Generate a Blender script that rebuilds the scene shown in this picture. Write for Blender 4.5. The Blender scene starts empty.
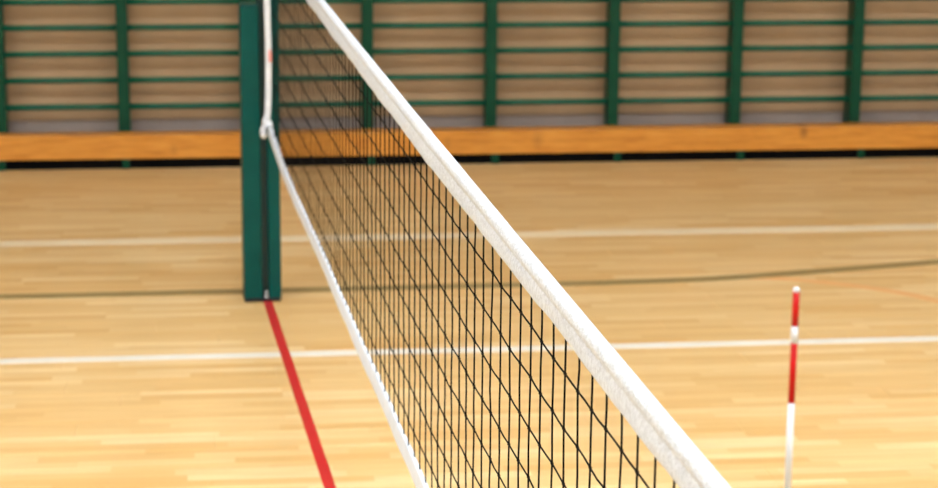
import bpy, bmesh, math, random
from mathutils import Vector, Matrix
random.seed(7)
scene = bpy.context.scene
COL = scene.collection

# ---------------------------------------------------------------- camera
ANG = math.radians(2.95)                       # the net runs 2.95 degrees off the hall's long axis
CA, SA = math.cos(ANG), math.sin(ANG)
def hall(x, y, z=0.0):                         # net coordinates -> hall coordinates
    return Vector((CA * x - SA * y, SA * x + CA * y, z))
F_PX = 2041.73
YAW, PITCH, ROLL = 0.1632 - ANG, 0.2190, 0.0067
fwd = Vector((math.sin(YAW) * math.cos(PITCH), math.cos(YAW) * math.cos(PITCH), -math.sin(PITCH)))
r0 = Vector((math.cos(YAW), -math.sin(YAW), 0)); u0 = r0.cross(fwd)
rv = math.cos(ROLL) * r0 + math.sin(ROLL) * u0
uv = -math.sin(ROLL) * r0 + math.cos(ROLL) * u0
cam_d = bpy.data.cameras.new('camera'); cam = bpy.data.objects.new('camera', cam_d); COL.objects.link(cam)
M = Matrix.Identity(4)
for i in range(3):
    M[i][0], M[i][1], M[i][2] = rv[i], uv[i], -fwd[i]
cl = hall(-0.7503, 0, 2.6824)
M[0][3], M[1][3], M[2][3] = cl
cam.matrix_world = M
cam_d.sensor_width = 36; cam_d.sensor_fit = 'HORIZONTAL'
cam_d.lens = F_PX / 938 * 36
cam_d.shift_x = 19.03 / 938; cam_d.shift_y = -16.19 / 938
cam_d.clip_start = 0.05; cam_d.clip_end = 200
cam_d.dof.use_dof = True; cam_d.dof.focus_distance = 3.9; cam_d.dof.aperture_fstop = 6.0
scene.camera = cam

# ---------------------------------------------------------------- world, exposure
w = bpy.data.worlds.new('world'); scene.world = w; w.use_nodes = True
w.node_tree.nodes['Background'].inputs[0].default_value = (0.9, 0.95, 1, 1)
w.node_tree.nodes['Background'].inputs[1].default_value = 0.3
scene.view_settings.view_transform = 'Standard'; scene.view_settings.look = 'None'
scene.view_settings.gamma = 1; scene.view_settings.use_curve_mapping = False
scene.view_settings.exposure = 0.0
LAMP_STRENGTH = 75.0

# ---------------------------------------------------------------- materials
def srgb(r, g, b):
    f = lambda c: (c / 255 / 12.92) if c / 255 <= 0.04045 else ((c / 255 + 0.055) / 1.055) ** 2.4
    return (f(r), f(g), f(b), 1)
class NT:
    def __init__(s, name):
        s.m = bpy.data.materials.new(name); s.m.use_nodes = True; s.t = s.m.node_tree
        s.b = s.t.nodes['Principled BSDF']
    def n(s, kind, **kw):
        nd = s.t.nodes.new(kind)
        for k, v in kw.items(): setattr(nd, k, v)
        return nd
    def l(s, a, b): s.t.links.new(a, b)
    def math(s, op, a, b=None, clamp=False):
        nd = s.n('ShaderNodeMath', operation=op, use_clamp=clamp)
        for i, v in enumerate((a, b)):
            if v is None: continue
            if isinstance(v, (int, float)): nd.inputs[i].default_value = v
            else: s.l(v, nd.inputs[i])
        return nd.outputs[0]
    def mix(s, fac, a, b, mode='MIX'):
        nd = s.n('ShaderNodeMix', data_type='RGBA', blend_type=mode)
        for i, v in ((0, fac), (6, a), (7, b)):
            if isinstance(v, (int, float)): nd.inputs[i].default_value = v
            elif isinstance(v, tuple): nd.inputs[i].default_value = v
            else: s.l(v, nd.inputs[i])
        return nd.outputs[2]
    def bump(s, h, strength, dist=0.001):
        nd = s.n('ShaderNodeBump'); nd.inputs['Strength'].default_value = strength
        nd.inputs['Distance'].default_value = dist
        s.l(h, nd.inputs['Height']); s.l(nd.outputs[0], s.b.inputs['Normal'])
def noise(k, vec, scale, detail=3, rough=0.55):
    nd = k.n('ShaderNodeTexNoise'); nd.inputs['Scale'].default_value = scale
    nd.inputs['Detail'].default_value = detail; nd.inputs['Roughness'].default_value = rough
    k.l(vec, nd.inputs['Vector']); return nd.outputs['Fac']
def scaled(k, vec, sc):
    nd = k.n('ShaderNodeMapping'); nd.inputs['Scale'].default_value = sc
    k.l(vec, nd.inputs['Vector']); return nd.outputs[0]
def ramp(k, fac, stops):
    nd = k.n('ShaderNodeValToRGB'); e = nd.color_ramp.elements
    while len(e) < len(stops): e.new(0.5)
    for el, (p, c) in zip(e, stops): el.position = p; el.color = c
    k.l(fac, nd.inputs[0]); return nd.outputs[0]
def simple(name, c1, c2, rough=0.5, nscale=8, bump=0.15, bscale=120, bdist=0.0005, metallic=0, coords='Object', aniso=(1, 1, 1), spec=0.5):
    k = NT(name); tc = k.n('ShaderNodeTexCoord').outputs[coords]
    f = noise(k, scaled(k, tc, aniso), nscale)
    k.l(ramp(k, f, [(0.3, c1), (0.7, c2)]), k.b.inputs['Base Color'])
    k.b.inputs['Roughness'].default_value = rough; k.b.inputs['Metallic'].default_value = metallic; k.b.inputs['Specular IOR Level'].default_value = spec
    if bump: k.bump(noise(k, tc, bscale, 2), bump, bdist)
    return k.m

def mat_parquet():
    k = NT('parquet'); geo = k.n('ShaderNodeNewGeometry').outputs['Position']
    sep = k.n('ShaderNodeSeparateXYZ'); k.l(geo, sep.inputs[0]); X, Y = sep.outputs[0], sep.outputs[1]
    strip = k.math('FLOOR', k.math('DIVIDE', Y, 0.2 / 3))
    wn = k.n('ShaderNodeTexWhiteNoise', noise_dimensions='1D'); k.l(strip, wn.inputs['W'])
    stave = k.math('FLOOR', k.math('DIVIDE', k.math('ADD', X, k.math('MULTIPLY', wn.outputs['Value'], 7.0)), 0.62))
    cv = k.n('ShaderNodeCombineXYZ'); k.l(stave, cv.inputs[0]); k.l(strip, cv.inputs[1])
    w2 = k.n('ShaderNodeTexWhiteNoise', noise_dimensions='2D'); k.l(cv.outputs[0], w2.inputs['Vector'])
    col = ramp(k, w2.outputs['Value'], [(0.0, srgb(219, 174, 113)), (0.25, srgb(229, 190, 132)), (0.7, srgb(236, 202, 147)), (1.0, srgb(243, 214, 165))])
    # grain: long streaks along the board
    off = k.n('ShaderNodeVectorMath', operation='ADD'); k.l(geo, off.inputs[0])
    mul = k.n('ShaderNodeVectorMath', operation='SCALE'); k.l(w2.outputs['Color'], mul.inputs[0]); mul.inputs['Scale'].default_value = 9
    k.l(mul.outputs[0], off.inputs[1])
    g = noise(k, scaled(k, off.outputs[0], (1.3, 32, 1)), 1.6, 5, 0.6)
    col = k.mix(k.math('MULTIPLY', ramp(k, g, [(0.38, (0, 0, 0, 1)), (0.66, (1, 1, 1, 1))]), 0.42), col, srgb(202, 156, 92))
    # broad uneven tone of the boards
    b = noise(k, scaled(k, geo, (0.35, 1.6, 1)), 1.0, 3)
    col = k.mix(k.math('MULTIPLY', ramp(k, b, [(0.42, (0, 0, 0, 1)), (0.62, (1, 1, 1, 1))]), 0.22), col, srgb(212, 168, 104))
    oi = k.n('ShaderNodeObjectInfo').outputs['Random']
    col = k.mix(k.math('MULTIPLY', oi, 0.18), col, srgb(208, 162, 98))
    k.l(col, k.b.inputs['Base Color'])
    k.b.inputs['Roughness'].default_value = 0.3
    k.b.inputs['Specular IOR Level'].default_value = 0.35
    k.bump(noise(k, scaled(k, geo, (2, 30, 1)), 3, 3), 0.08, 0.0006)
    return k.m
def mat_beam():
    k = NT('varnished_beam'); tc = k.n('ShaderNodeTexCoord').outputs['Object']
    g = noise(k, scaled(k, tc, (1.2, 9, 9)), 3.0, 5, 0.6)
    col = ramp(k, g, [(0.3, srgb(184, 113, 30)), (0.5, srgb(206, 134, 46)), (0.75, srgb(220, 152, 62))])
    for (x, z, r, s) in ((3.36, 0.205, 0.07, 0.75), (1.44, 0.17, 0.09, 0.35), (0.80, 0.15, 0.06, 0.25), (-1.1, 0.13, 0.06, 0.25)):
        d = k.n('ShaderNodeVectorMath', operation='DISTANCE'); mp = scaled(k, tc, (1.6, 0, 1))
        k.l(mp, d.inputs[0]); d.inputs[1].default_value = (x * 1.6, 0, z)
        f = k.math('MULTIPLY', k.math('SUBTRACT', 1.0, k.math('DIVIDE', d.outputs['Value'], r), True), s)
        col = k.mix(f, col, srgb(96, 52, 16))
    k.l(col, k.b.inputs['Base Color']); k.b.inputs['Roughness'].default_value = 0.38
    k.bump(g, 0.1, 0.001)
    return k.m
def mat_tape():
    k = NT('white_tape_cloth'); tc = k.n('ShaderNodeTexCoord').outputs['Object']
    n1 = ramp(k, noise(k, tc, 95, 4, 0.7), [(0.36, (0, 0, 0, 1)), (0.6, (1, 1, 1, 1))]); n2 = noise(k, tc, 11, 2)
    k.l(k.mix(k.math('MULTIPLY', n2, 0.6), k.mix(n1, srgb(180, 182, 190), srgb(212, 216, 225)), srgb(202, 205, 213)), k.b.inputs['Base Color'])
    k.b.inputs['Roughness'].default_value = 0.75
    vo = k.n('ShaderNodeTexVoronoi'); vo.inputs['Scale'].default_value = 170; k.l(tc, vo.inputs['Vector'])
    k.bump(k.math('ADD', vo.outputs['Distance'], k.math('MULTIPLY', noise(k, tc, 45, 3), 1.6)), 0.75, 0.0022)
    return k.m
def mat_lamp():
    k = NT('added_lamp_diffuser'); tc = k.n('ShaderNodeTexCoord').outputs['Object']
    k.b.inputs['Base Color'].default_value = (0.9, 0.9, 0.88, 1)
    k.b.inputs['Emission Color'].default_value = (0.80, 0.92, 1.0, 1)
    k.l(k.math('ADD', k.math('MULTIPLY', noise(k, tc, 2), 0.02 * LAMP_STRENGTH), LAMP_STRENGTH), k.b.inputs['Emission Strength'])
    return k.m
PARQUET = mat_parquet(); BEAM = mat_beam(); TAPE = mat_tape(); LAMP = mat_lamp()
GREEN = simple('green_enamel', srgb(0, 57, 37), srgb(0, 68, 46), 0.4, 5, 0.1, 60, spec=0.2)
RUNG = simple('green_rung_enamel', srgb(0, 74, 54), srgb(6, 86, 64), 0.35, 9, 0.1, 60, spec=0.35)
POSTG = simple('post_green_paint', srgb(0, 64, 58), srgb(0, 72, 66), 0.4, 6, 0.12, 90, spec=0.15)
POSTD = simple('post_slot_dark', srgb(0, 36, 33), srgb(0, 42, 39), 0.6, 6, 0.1, 60)
BASE_SHADE = simple('base_shade_black', srgb(14, 14, 14), srgb(24, 23, 22), 0.8, 20)  # near-black: the shadow at a post's foot put into the colour
DARK = simple('gap_shade_black', srgb(3, 3, 3), srgb(6, 5, 5), 0.9, 10, spec=0.1)  # near-black holding the shade of the bench gap; also the slab under planks
WALLM = simple('beige_plaster', srgb(170, 138, 105), srgb(184, 152, 118), 0.85, 2.2, 0.3, 40, 0.002)
WALLSIDE = simple('pale_plaster', srgb(222, 218, 212), srgb(230, 227, 222), 0.9, 1.5, 0.3, 40, 0.002)
BASEM = simple('grey_skirting', srgb(140, 123, 116), srgb(152, 136, 129), 0.7, 4)
CEIL = simple('ceiling_white', srgb(226, 225, 223), srgb(234, 233, 231), 0.9, 1.5)
CORD = simple('black_net_cord', srgb(6, 5, 4), srgb(18, 14, 11), 0.85, 40, 0.4, 400, 0.0008, spec=0.1)
ROPE = simple('white_rope', srgb(198, 198, 204), srgb(214, 214, 220), 0.8, 30, 0.5, 220, 0.001)
REDMARK = simple('red_thread', srgb(214, 120, 112), srgb(230, 150, 140), 0.7, 30)
TAPEB = simple('smooth_white_tape', srgb(208, 215, 230), srgb(218, 224, 238), 0.7, 20, 0.3, 200)
STEEL = simple('galvanised_steel', srgb(150, 148, 146), srgb(176, 174, 172), 0.4, 30, metallic=0.6)
ANTR = simple('antenna_red', srgb(164, 8, 6), srgb(176, 14, 10), 0.5, 12, spec=0.2)
ANTW = simple('antenna_white', srgb(188, 190, 197), srgb(200, 202, 208), 0.4, 12)
LINEW = simple('white_court_paint', srgb(230, 222, 212), srgb(238, 232, 224), 0.4, 5)
LINEF = simple('worn_cream_court_paint', srgb(238, 216, 182), srgb(244, 226, 196), 0.4, 5)
LINEG = simple('olive_grey_court_paint', srgb(146, 122, 76), srgb(156, 132, 86), 0.4, 5)
LINEO = simple('pale_orange_court_paint', srgb(230, 172, 112), srgb(234, 182, 122), 0.4, 5)
LINER = simple('red_court_paint', srgb(186, 26, 32), srgb(196, 36, 42), 0.4, 5)
LAMPBODY = simple('added_lamp_housing', srgb(200, 200, 198), srgb(212, 212, 210), 0.5, 8)

# ---------------------------------------------------------------- helpers
def link(name, me, mat, parent=None, smooth=False):
    o = bpy.data.objects.new(name, me); COL.objects.link(o)
    if mat and not me.materials: me.materials.append(mat)
    if smooth:
        for p in me.polygons: p.use_smooth = True
    if parent: o.parent = parent
    return o
def mesh(verts, faces, name='mesh'):
    me = bpy.data.meshes.new(name); me.from_pydata([tuple(v) for v in verts], [], faces); me.update(); return me
def empty(name, loc=(0, 0, 0), rz=0):
    o = bpy.data.objects.new(name, None); COL.objects.link(o); o.location = loc; o.rotation_euler = (0, 0, rz)
    o.empty_display_size = 0.1; return o
def tag(o, label, cat=None, group=None, kind=None):
    if label: o['label'] = label
    if cat: o['category'] = cat
    if group: o['group'] = group
    if kind: o['kind'] = kind
    return o
def box_mesh(x0, x1, y0, y1, z0, z1, bev=0.0, seg=2):
    bm = bmesh.new(); bmesh.ops.create_cube(bm, size=1)
    for v in bm.verts:
        v.co = Vector(((x0 + x1) / 2 + v.co.x * (x1 - x0), (y0 + y1) / 2 + v.co.y * (y1 - y0), (z0 + z1) / 2 + v.co.z * (z1 - z0)))
    if bev:
        bmesh.ops.bevel(bm, geom=bm.edges[:], offset=bev, segments=seg, affect='EDGES', profile=0.5)
    me = bpy.data.meshes.new('box'); bm.to_mesh(me); bm.free(); return me
def box(name, mat, parent, *d, bev=0.0, seg=2):
    return link(name, box_mesh(*d, bev=bev, seg=seg), mat, parent)
def tube_data(pts, rad, sides=6):
    V, Fc = [], []; n = len(pts); pts = [Vector(p) for p in pts]
    ref = None
    for i, p in enumerate(pts):
        t = (pts[min(i + 1, n - 1)] - pts[max(i - 1, 0)]).normalized()
        if ref is None:
            ref = Vector((1, 0, 0)) if abs(t.x) < 0.8 else Vector((0, 1, 0))
        a = (ref - t * ref.dot(t)).normalized(); b = t.cross(a); ref = a
        r = rad[i] if isinstance(rad, (list, tuple)) else rad
        for s in range(sides):
            th = 2 * math.pi * s / sides
            V.append(p + a * (math.cos(th) * r) + b * (math.sin(th) * r))
    for i in range(n - 1):
        for s in range(sides):
            s2 = (s + 1) % sides
            Fc.append((i * sides + s, i * sides + s2, (i + 1) * sides + s2, (i + 1) * sides + s))
    Fc.append(tuple(range(sides - 1, -1, -1))); Fc.append(tuple((n - 1) * sides + s for s in range(sides)))
    return V, Fc
def tube(name, mat, parent, pts, rad, sides=6):
    return link(name, mesh(*tube_data(pts, rad, sides)), mat, parent, True)
def loft(name, mat, parent, sections, smooth=True):
    """closed cross-sections of equal length joined one after the other"""
    V = [p for s in sections for p in s]; m = len(sections[0]); Fc = []
    for i in range(len(sections) - 1):
        for j in range(m):
            j2 = (j + 1) % m
            Fc.append((i * m + j, i * m + j2, (i + 1) * m + j2, (i + 1) * m + j))
    Fc.append(tuple(range(m - 1, -1, -1))); Fc.append(tuple((len(sections) - 1) * m + j for j in range(m)))
    return link(name, mesh(V, Fc), mat, parent, smooth)

# ---------------------------------------------------------------- hall shell
U0, U1, V0, V1, CZ = -11.0, 13.0, -9.0, 14.33, 7.0
floor = box('floor', DARK, None, U0, U1, V0, V1, -0.25, -0.016); tag(floor, None, kind='structure')
BW, BL, GAP = 0.2, 2.2, 0.0008
def plank_verts(l, wd):
    c = 0.0011; x, y = l / 2, wd / 2
    V = [(sx * a, sy * b, z) for (a, b, z) in ((x, y, -0.016), (x, y, -c), (x - c, y - c, 0.0)) for sx, sy in ((-1, -1), (1, -1), (1, 1), (-1, 1))]
    Fc = [(8, 9, 10, 11), (3, 2, 1, 0)]
    for k in (0, 4):
        for j in range(4): Fc.append((k + j, k + (j + 1) % 4, k + 4 + (j + 1) % 4, k + 4 + j))
    return V, Fc
PV, PF = plank_verts(BL - GAP, BW - GAP)
plank_me = mesh(PV, PF, 'plank'); plank_me.materials.append(PARQUET)
def proj(P):
    d = Vector(P) - cl; z = d.dot(fwd)
    if z < 0.3: return None
    return (469 - 19.03 + F_PX * d.dot(rv) / z, 244 - 16.19 - F_PX * d.dot(uv) / z)
VIEW, REST = [], []
row = 0; y = V1 - 0.02 - BW / 2
while y > V0 + BW:
    x = U0 + 0.03 + BL / 2 + ((row * 0.37 + random.random() * 0.4) % 1.0) * BL - BL
    while x - BL / 2 < U1:
        a, b = x - BL / 2, x + BL / 2
        if a > U0 and b < U1:
            q = [proj((sx, y + s * BW / 2, 0)) for sx in (a, x - BL / 4, x, x + BL / 4, b) for s in (-1, 1)]
            inv = any(p and -4 < p[0] < 942 and -4 < p[1] < 492 for p in q)
            (VIEW if inv else REST).append((x, y))
        x += BL
    y -= BW; row += 1
for (x, y) in VIEW[:300]:
    o = link('plank', plank_me, None, floor); o.location = (x, y, random.uniform(-0.00025, 0.0))
V, Fc = [], []
for (x, y) in REST + VIEW[300:]:
    n = len(V); V += [(px + x, py + y, pz) for px, py, pz in PV]; Fc += [tuple(i + n for i in f) for f in PF]
tag(link('plank_field', mesh(V, Fc), PARQUET, floor), None, kind='stuff')

def ribbon(name, mat, pts, width, label, z=0.0008, th=0.0007):
    secs = []
    P = [Vector((p[0], p[1], 0)) for p in pts]
    for i, p in enumerate(P):
        t = (P[min(i + 1, len(P) - 1)] - P[max(i - 1, 0)]).normalized(); nrm = Vector((-t.y, t.x, 0)) * (width / 2)
        secs.append([(p + nrm) + Vector((0, 0, z)), (p - nrm) + Vector((0, 0, z)), (p - nrm) + Vector((0, 0, z - th)), (p + nrm) + Vector((0, 0, z - th))])
    o = loft(name, mat, floor, secs, False); o['label'] = label; return o
def smooth_curve(pts, n=8):
    out = []
    P = [pts[0]] + list(pts) + [pts[-1]]
    for i in range(1, len(P) - 2):
        p0, p1, p2, p3 = (Vector((*P[j], 0)) for j in (i - 1, i, i + 1, i + 2))
        for k in range(n):
            t = k / n
            v = 0.5 * ((2 * p1) + (p2 - p0) * t + (2 * p0 - 5 * p1 + 4 * p2 - p3) * t * t + (3 * p1 - p0 - 3 * p2 + p3) * t ** 3)
            out.append((v.x, v.y))
    out.append(pts[-1]); return out
ribbon('court_line', LINEW, [(U0 + 0.5, 9.262), (U1 - 0.5, 9.270)], 0.085, 'crisp white line painted across the parquet')
ribbon('court_line', LINEF, [(U0 + 0.5, 11.71), (U1 - 0.5, 11.73)], 0.15, 'faded cream line painted across the parquet')
ribbon('court_line', LINEG, smooth_curve([(U0 + 0.5, 10.46), (-3, 10.475), (0, 10.495), (1.03, 10.507), (1.55, 10.525), (1.95, 10.562), (2.52, 10.672), (3.26, 10.835), (4.2, 11.06), (5.6, 11.42)]),
       0.1, 'olive grey line bending towards the wall bars', 0.0012)
ribbon('court_line', LINEO, smooth_curve([(2.05, 10.57), (2.2, 10.54), (2.35, 10.48), (2.52, 10.39), (2.68, 10.28), (2.83, 10.14), (2.95, 9.97), (3.06, 9.75), (3.12, 9.5)]),
       0.085, 'thin pale orange curved line', 0.0006, 0.0005)
ribbon('court_line', LINER, [(-0.5425, 10.26), (-0.373, 7.44), (-0.373 + 0.0601 * 11, 7.44 - 11)], 0.046, 'red line running under the net', 0.0014)

wall_far = box('wall_far', WALLM, None, U0, U1, V1, V1 + 0.2, -0.016, CZ); tag(wall_far, None, kind='structure')
for nm, d in (('wall_near', (U0, U1, V0 - 0.2, V0, -0.016, CZ)), ('wall_left', (U0 - 0.2, U0, V0 - 0.2, V1 + 0.2, -0.016, CZ)), ('wall_right', (U1, U1 + 0.2, V0 - 0.2, V1 + 0.2, -0.016, CZ))):
    tag(box(nm, WALLSIDE, None, *d), None, kind='structure')
tag(box('ceiling', CEIL, None, U0 - 0.2, U1 + 0.2, V0 - 0.2, V1 + 0.2, CZ, CZ + 0.2), None, kind='structure')
tag(box('baseboard_far', BASEM, None, U0, U1, V1 - 0.015, V1, 0.0, 0.29, bev=0.003), None, kind='structure')

# ---------------------------------------------------------------- ceiling lamps, added out of view to light the hall
body_me = box_mesh(-0.75, 0.75, -0.32, 0.32, 0.0, 0.11, bev=0.01)
diff_me = box_mesh(-0.71, 0.71, -0.28, 0.28, -0.012, 0.004, bev=0.004)
rod_me = mesh(*tube_data([(0, 0, 0.10), (0, 0, 0.6)], 0.008, 8))
body_me.materials.append(LAMPBODY); diff_me.materials.append(LAMP); rod_me.materials.append(STEEL)
for v in (-5.5, 0.3, 6.0):
    for u in (-8.0, -4.0, 0.0, 4.0, 8.0):
        t = empty('added_ceiling_lamp', (u, v, CZ - 0.6))
        tag(t, 'white rectangular lamp panel added out of view to light the hall', 'lamp', 'added lamp panels lighting the hall')
        link('housing', body_me, None, t); link('diffuser', diff_me, None, t)
        for sx in (-0.6, 0.6):
            o = link('hanger_rod', rod_me, None, t); o.location = (sx, 0, 0)

# ---------------------------------------------------------------- wall bars
SF = 14.13                                      # front of the uprights
US = [-4.85, -3.99, -3.13, -2.285, -1.442, -0.594, 0.254, 1.128, 2.004, 2.895, 3.779, 4.665, 5.55, 6.43]
wb = empty('wall_bars', (US[0], SF, 0)); tag(wb, 'green wall bars ladder with many rungs fixed along the beige wall', 'wall bars')
st_me = box_mesh(-0.039, 0.039, 0, 0.15, 0.0, 2.6, bev=0.006); st_me.materials.append(GREEN)
br_me = box_mesh(-0.02, 0.02, 0.15, 0.20, -0.05, 0.05, bev=0.004); br_me.materials.append(STEEL)
for u in US:
    o = link('upright', st_me, None, wb); o.location = (u - US[0], 0, 0)
    for z in (0.5, 2.3):
        b = link('wall_bracket', br_me, None, o); b.location = (0, 0, z)
RZ = [0.406, 0.592, 0.776, 0.957, 1.134, 1.32, 1.50, 1.68, 1.86, 2.04, 2.22, 2.40]
rung_cache = {}
def rung_mesh(L):
    L = round(L, 3)
    if L not in rung_cache:
        secs = []
        for x in (0, L / 3, 2 * L / 3, L):
            secs.append([(x, 0.021 * math.cos(a), 0.0215 * math.sin(a)) for a in [2 * math.pi * i / 12 for i in range(12)]])
        m = len(secs[0]); V = [p for s in secs for p in s]
        Fc = [(i * m + j, (i + 1) * m + j, (i + 1) * m + (j + 1) % m, i * m + (j + 1) % m) for i in range(3) for j in range(m)]
        Fc += [tuple(range(m)), tuple(range(4 * m - 1, 3 * m - 1, -1))]
        me = mesh(V, Fc, 'rung'); me.materials.append(RUNG)
        for p in me.polygons: p.use_smooth = len(p.vertices) == 4
        rung_cache[L] = me
    return rung_cache[L]
for a, b in zip(US, US[1:]):
    for z in RZ:
        o = link('rung', rung_mesh(b - a - 0.064), None, wb); o.location = (a + 0.032 - US[0], 0.035, z)

# ---------------------------------------------------------------- low wooden beam in front of the wall bars
BF = 13.97
bb = empty('low_bench', (0, BF, 0)); tag(bb, 'long low orange varnished wooden bench running below the wall bars', 'bench')
box('front_board', BEAM, bb, -5.2, 6.9, 0.0, 0.028, 0.071, 0.238, bev=0.004)
box('seat_board', BEAM, bb, -5.2, 6.9, 0.0285, 0.156, 0.216, 0.2375, bev=0.003)
kb = box('gap_shade_board', DARK, bb, -5.2, 6.9, 0.024, 0.060, 0.0, 0.0705)  # board blackened so the gap under the bench reads as deep shade
ft_me = box_mesh(-0.024, 0.024, 0.002, 0.0235, 0.0, 0.0705, bev=0.004); ft_me.materials.append(GREEN)
for u in US:
    o = link('foot', ft_me, None, bb); o.location = (u + 0.012, 0, 0)

# ---------------------------------------------------------------- net posts
def make_post(loc, rz, label):
    t = empty('net_post', loc, rz); tag(t, label, 'post')
    box('base_shade_plate', BASE_SHADE, t, -0.094, 0.094, -0.062, 0.10, 0.0, 0.018, bev=0.004)  # black plate stands in for the dark shadow where the post meets the floor
    lp = box('tensioner_column', POSTG, t, -0.095, -0.003, -0.055, 0.09, 0.018, 1.535, bev=0.006, seg=3)
    box('top_cap', POSTG, lp, -0.090, -0.008, -0.050, 0.085, 1.5355, 1.541, bev=0.002)
    box('slot_channel', POSTD, t, -0.0025, 0.0325, -0.02, 0.085, 0.018, 1.90, bev=0.002)
    rp = box('main_column', POSTG, t, 0.033, 0.097, -0.055, 0.09, 0.018, 2.02, bev=0.006, seg=3)
    bolt = tube('floor_bolt', STEEL, t, [(0.019, -0.052, 0.0185), (0.019, -0.052, 0.03), (0.019, -0.052, 0.031), (0.019, -0.052, 0.058)], [0.012, 0.012, 0.008, 0.008], 10)
    tube('rope_pulley', STEEL, t, [(0.0, -0.03, 1.965), (0.037, -0.03, 1.965)], 0.03, 16)
    return t
pc = hall(-0.0385, 10.335)
post = make_post((pc.x, pc.y, 0), ANG, 'dark green rectangular net post with a dark slot, standing at the red line')

# ---------------------------------------------------------------- the net
NET = empty('volleyball_net', hall(0, 10.2), ANG)   # local y runs along the net, measured from the far end
tag(NET, 'black mesh volleyball net with white top and bottom tapes', 'net')
NY = -10.2
def ztop(y): d = y - 2.4; return 1.7985 + 0.009 * d + 0.001 * d * d
ZB = 0.872
def sm(y, a, b):
    t = max(0, min(1, (y - a) / (b - a))); return t * t * (3 - 2 * t)
YN, YF = 1.76, 9.86
def wob(y, s): return math.sin(y * 3.1 + s) * 0.5 + math.sin(y * 7.7 + s * 2.3) * 0.3 + math.sin(y * 17.3 + s * 1.7) * 0.2
# top tape: rope-filled fold above, stitched flap below
prof = [(0.0, 0.0), (-0.0070, -0.0025), (-0.0120, -0.0095), (-0.0132, -0.018), (-0.0115, -0.026), (-0.0078, -0.0315), (-0.0062, -0.0345),
        (-0.0072, -0.039), (-0.0090, -0.048), (-0.0098, -0.060), (-0.0090, -0.071), (-0.0070, -0.0775), (-0.0035, -0.0805)]
prof = prof + [(-x, z) for x, z in prof[::-1][:-1]]
secs = []; y = YN
while y <= YF + 1e-6:
    s = []
    for x, z in prof:
        low = max(0, min(1, (-z - 0.03) / 0.05))
        pf = 1 + 0.10 * wob(y * 1.5, 4.0 * z * 20) * (1 if z < -0.03 else 0.6)
        s.append((x * pf + low * 0.0022 * wob(y * 1.9, 1.0), y + NY, ztop(y) + (z if z > -0.034 else -0.034 + (z + 0.034) * (0.84 + 0.16 * sm(y, 3.4, 5.0))) + low * 0.0012 * wob(y * 3, 2.0)))
    secs.append(s); y += 0.03
loft('top_tape', TAPE, NET, secs)
# bottom tape
profb = [(-0.004, 0.033), (-0.0062, 0.022), (-0.005, 0.0), (-0.0062, -0.022), (-0.004, -0.033), (0.004, -0.033), (0.0062, -0.022), (0.005, 0.0), (0.0062, 0.022), (0.004, 0.033)]
def zbot(y): return ZB + 0.045 * sm(y, 9.2, 10.2)
secs = []; y = YN
while y <= 10.19:
    n = 1 - 0.12 * sm(y, 9.7, 10.2)
    secs.append([(x * (1 + 0.9 * sm(y, 8.8, 10.0)) + 0.003 * wob(y, 3.0) * (1 - sm(y, 9, 10)), y + NY, zbot(y) + z * n + 0.002 * wob(y * 0.7, 5.0)) for x, z in profb]); y += 0.06
loft('bottom_tape', TAPEB, NET, secs)
# cords
NR = 8
def zrow(y, j):                                 # j = 0 at the tape's edge, 1..8 the rows, 9 in the bottom tape
    z1 = ztop(y) - 0.1385; z8 = 0.974
    if j == 0: return ztop(y) - 0.062
    if j == 9: return zbot(y) + 0.015
    return z1 + (z8 - z1) * (j - 1) / 7
CY = []
k = -8
while 2.6176 + 0.1 * k < YF - 0.02:
    yy = 2.6176 + 0.1 * k
    if yy > YN + 0.03: CY.append(yy)
    k += 1
RAD = 0.0019
node = {}
for i, yy in enumerate(CY):
    for j in range(0, 10):
        dj = 0.0009 if 0 < j < 9 else 0.001
        node[i, j] = Vector((random.gauss(0, 0.0006), yy + NY + random.gauss(0, dj), zrow(yy, j) + random.gauss(0, dj)))
for i in range(len(CY)):
    pts = []
    for j in range(0, 9):
        a, b = node[i, j], node[i, j + 1]
        pts += [a, a.lerp(b, 0.5) + Vector((random.gauss(0, 0.0004), random.gauss(0, 0.0005), 0))]
    pts.append(node[i, 9])
    tube('vertical_cord', CORD, NET, pts, RAD, 6)
for j in range(1, NR + 1):
    pts = []
    for i in range(len(CY)):
        a = node[i, j]; pts.append(a)
        if i + 1 < len(CY):
            pts.append(a.lerp(node[i + 1, j], 0.5) + Vector((random.gauss(0, 0.0004), 0, -0.0006 + random.gauss(0, 0.0008))))
    pts = [Vector((0, YN + NY + 0.012, pts[0].z))] + pts + [Vector((0, YF + NY - 0.01, pts[-1].z))]
    tube('horizontal_cord', CORD, NET, pts, RAD, 6)
V, Fc = [], []
for i in range(len(CY)):
    for j in range(1, NR + 1):
        c = node[i, j]; n = len(V); s = 0.0038
        V += [c + Vector(d) * s for d in ((1, 0, 0), (-1, 0, 0), (0, 1, 0), (0, -1, 0), (0, 0, 1.3), (0, 0, -1.3))]
        Fc += [tuple(q + n for q in f) for f in ((0, 2, 4), (2, 1, 4), (1, 3, 4), (3, 0, 4), (2, 0, 5), (1, 2, 5), (3, 1, 5), (0, 3, 5))]
tag(link('knots', mesh(V, Fc), CORD, NET), None, kind='stuff')
for yy in (YF - 0.01, YN + 0.012):
    tube('side_cord', CORD, NET, [(0, yy + NY, zrow(yy, 0) - 0.01 - q * (zrow(yy, 0) - zrow(yy, 9)) / 10) for q in range(11)], 0.0035, 8)
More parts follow.
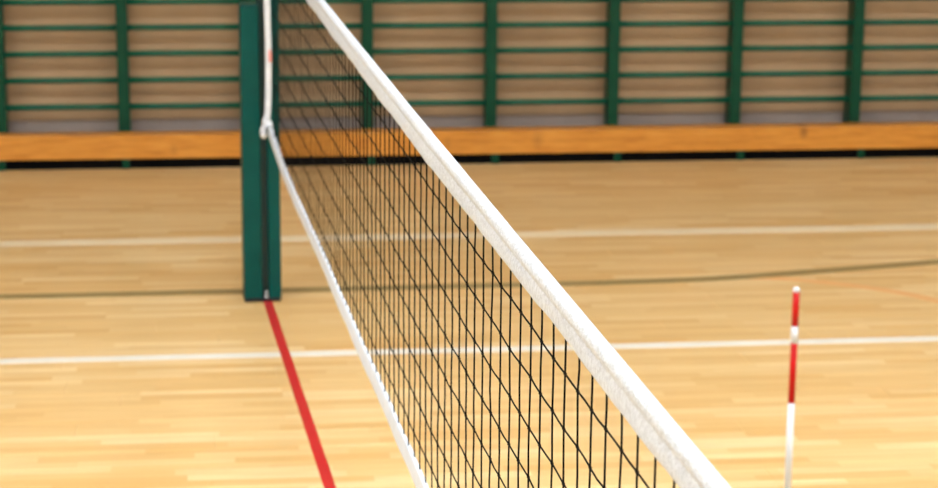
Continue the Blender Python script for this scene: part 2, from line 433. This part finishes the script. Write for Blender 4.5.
# steel cable out of the top tape to the posts
tube('head_cable', STEEL, NET, [(0, YF + NY - 0.05, ztop(YF) - 0.017), (0, 10.15 + NY, 1.945), (0, 10.27 + NY, 1.965)], 0.004, 8)
tube('head_cable', STEEL, NET, [(0, YN + NY + 0.05, ztop(YN) - 0.017), (0, 1.2 + NY, 1.945), (0, 1.085 + NY, 1.965)], 0.004, 8)
# white webbing strap that ties the bottom tape up along the far post
SX = 0.0
def strap(pts, wd, th, name, mat, parent):
    secs = []
    for (x, y, z, k) in pts:
        secs.append([(x - wd * k, y + NY - th * 0.5, z), (x - wd * k * 0.8, y + NY - th, z), (x + wd * k * 0.8, y + NY - th, z), (x + wd * k, y + NY - th * 0.5, z),
                     (x + wd * k, y + NY + th * 0.5, z), (x + wd * k * 0.8, y + NY + th, z), (x - wd * k * 0.8, y + NY + th, z), (x - wd * k, y + NY + th * 0.5, z)])
    return loft(name, mat, parent, secs)
sp = [(-0.014, 10.20, 0.93, 0.9), (-0.012, 10.20, 0.965, 1.0), (-0.006, 10.20, 1.02, 1.0), (-0.003, 10.20, 1.1, 1.0), (-0.001, 10.20, 1.235, 1.0), (0.0, 10.20, 1.36, 1.0),
      (-0.002, 10.20, 1.45, 0.95), (-0.004, 10.20, 1.56, 1.0), (0.0, 10.21, 1.75, 1.0), (0.0, 10.22, 1.94, 1.0)]
st = strap(sp, 0.0155, 0.008, 'tie_strap', ROPE, NET)
mk = strap([(0.008, 10.1985, 1.262, 1.0), (0.0075, 10.1985, 1.29, 1.0), (0.007, 10.1985, 1.31, 1.0), (0.007, 10.1985, 1.325, 0.6)], 0.0086, 0.0086, 'red_mark', REDMARK, st); mk['label'] = 'faint red mark on the white strap'
tube('strap_knot', ROPE, NET, [(-0.020, 10.18 + NY, 0.991), (-0.024, 10.178 + NY, 0.971), (-0.022, 10.176 + NY, 0.948), (-0.008, 10.176 + NY, 0.938), (0.002, 10.178 + NY, 0.948), (0.000, 10.178 + NY, 0.966)], [0.008, 0.013, 0.017, 0.018, 0.016, 0.010], 10)
tube('strap_tail', ROPE, NET, [(-0.026, 10.178 + NY, 0.954), (-0.033, 10.17 + NY, 0.931), (-0.034, 10.168 + NY, 0.908), (-0.031, 10.166 + NY, 0.889), (-0.028, 10.166 + NY, 0.878)], [0.008, 0.013, 0.017, 0.017, 0.008], 10)

# ---------------------------------------------------------------- antenna on the net
AY = 2.214
ap = hall(0.0, AY); ANT = empty('net_antenna', (ap.x, ap.y, 0.80), ANG)
tag(ANT, 'thin red and white striped antenna rod standing upright above the net', 'antenna')
stripes = [(2.1000, 2.0947, 0), (2.0947, 2.0530, 1), (2.0530, 2.0330, 0), (2.0330, 1.9593, 1), (1.9593, 1.845, 0)]
z = 1.845; c = 1
while z > 0.82:
    stripes.append((z, max(z - 0.1, 0.81), c)); z -= 0.1; c = 1 - c
for (a, b, c) in stripes:
    r = 0.0041
    pts = [(0.0245, 0, b - 0.8), (0.0245, 0, a - 0.8)] if a < 2.098 else [(0.0245, 0, b - 0.8), (0.0245, 0, b - 0.7972), (0.0245, 0, a - 0.8)]
    tube('red_stripe' if c else 'white_stripe', ANTR if c else ANTW, ANT, pts, [r] * len(pts) if len(pts) == 2 else [r, r, r * 0.6], 14)
for z in (1.76, 0.872):
    box('clip', ANTW, ANT, 0.0190, 0.0300, -0.012, 0.012, z - 0.82, z - 0.78, bev=0.002)

pn = hall(0.0315, 1.015)
make_post((pn.x, pn.y, 0), ANG + math.pi, 'dark green net post at the end of the net beside the antenna')
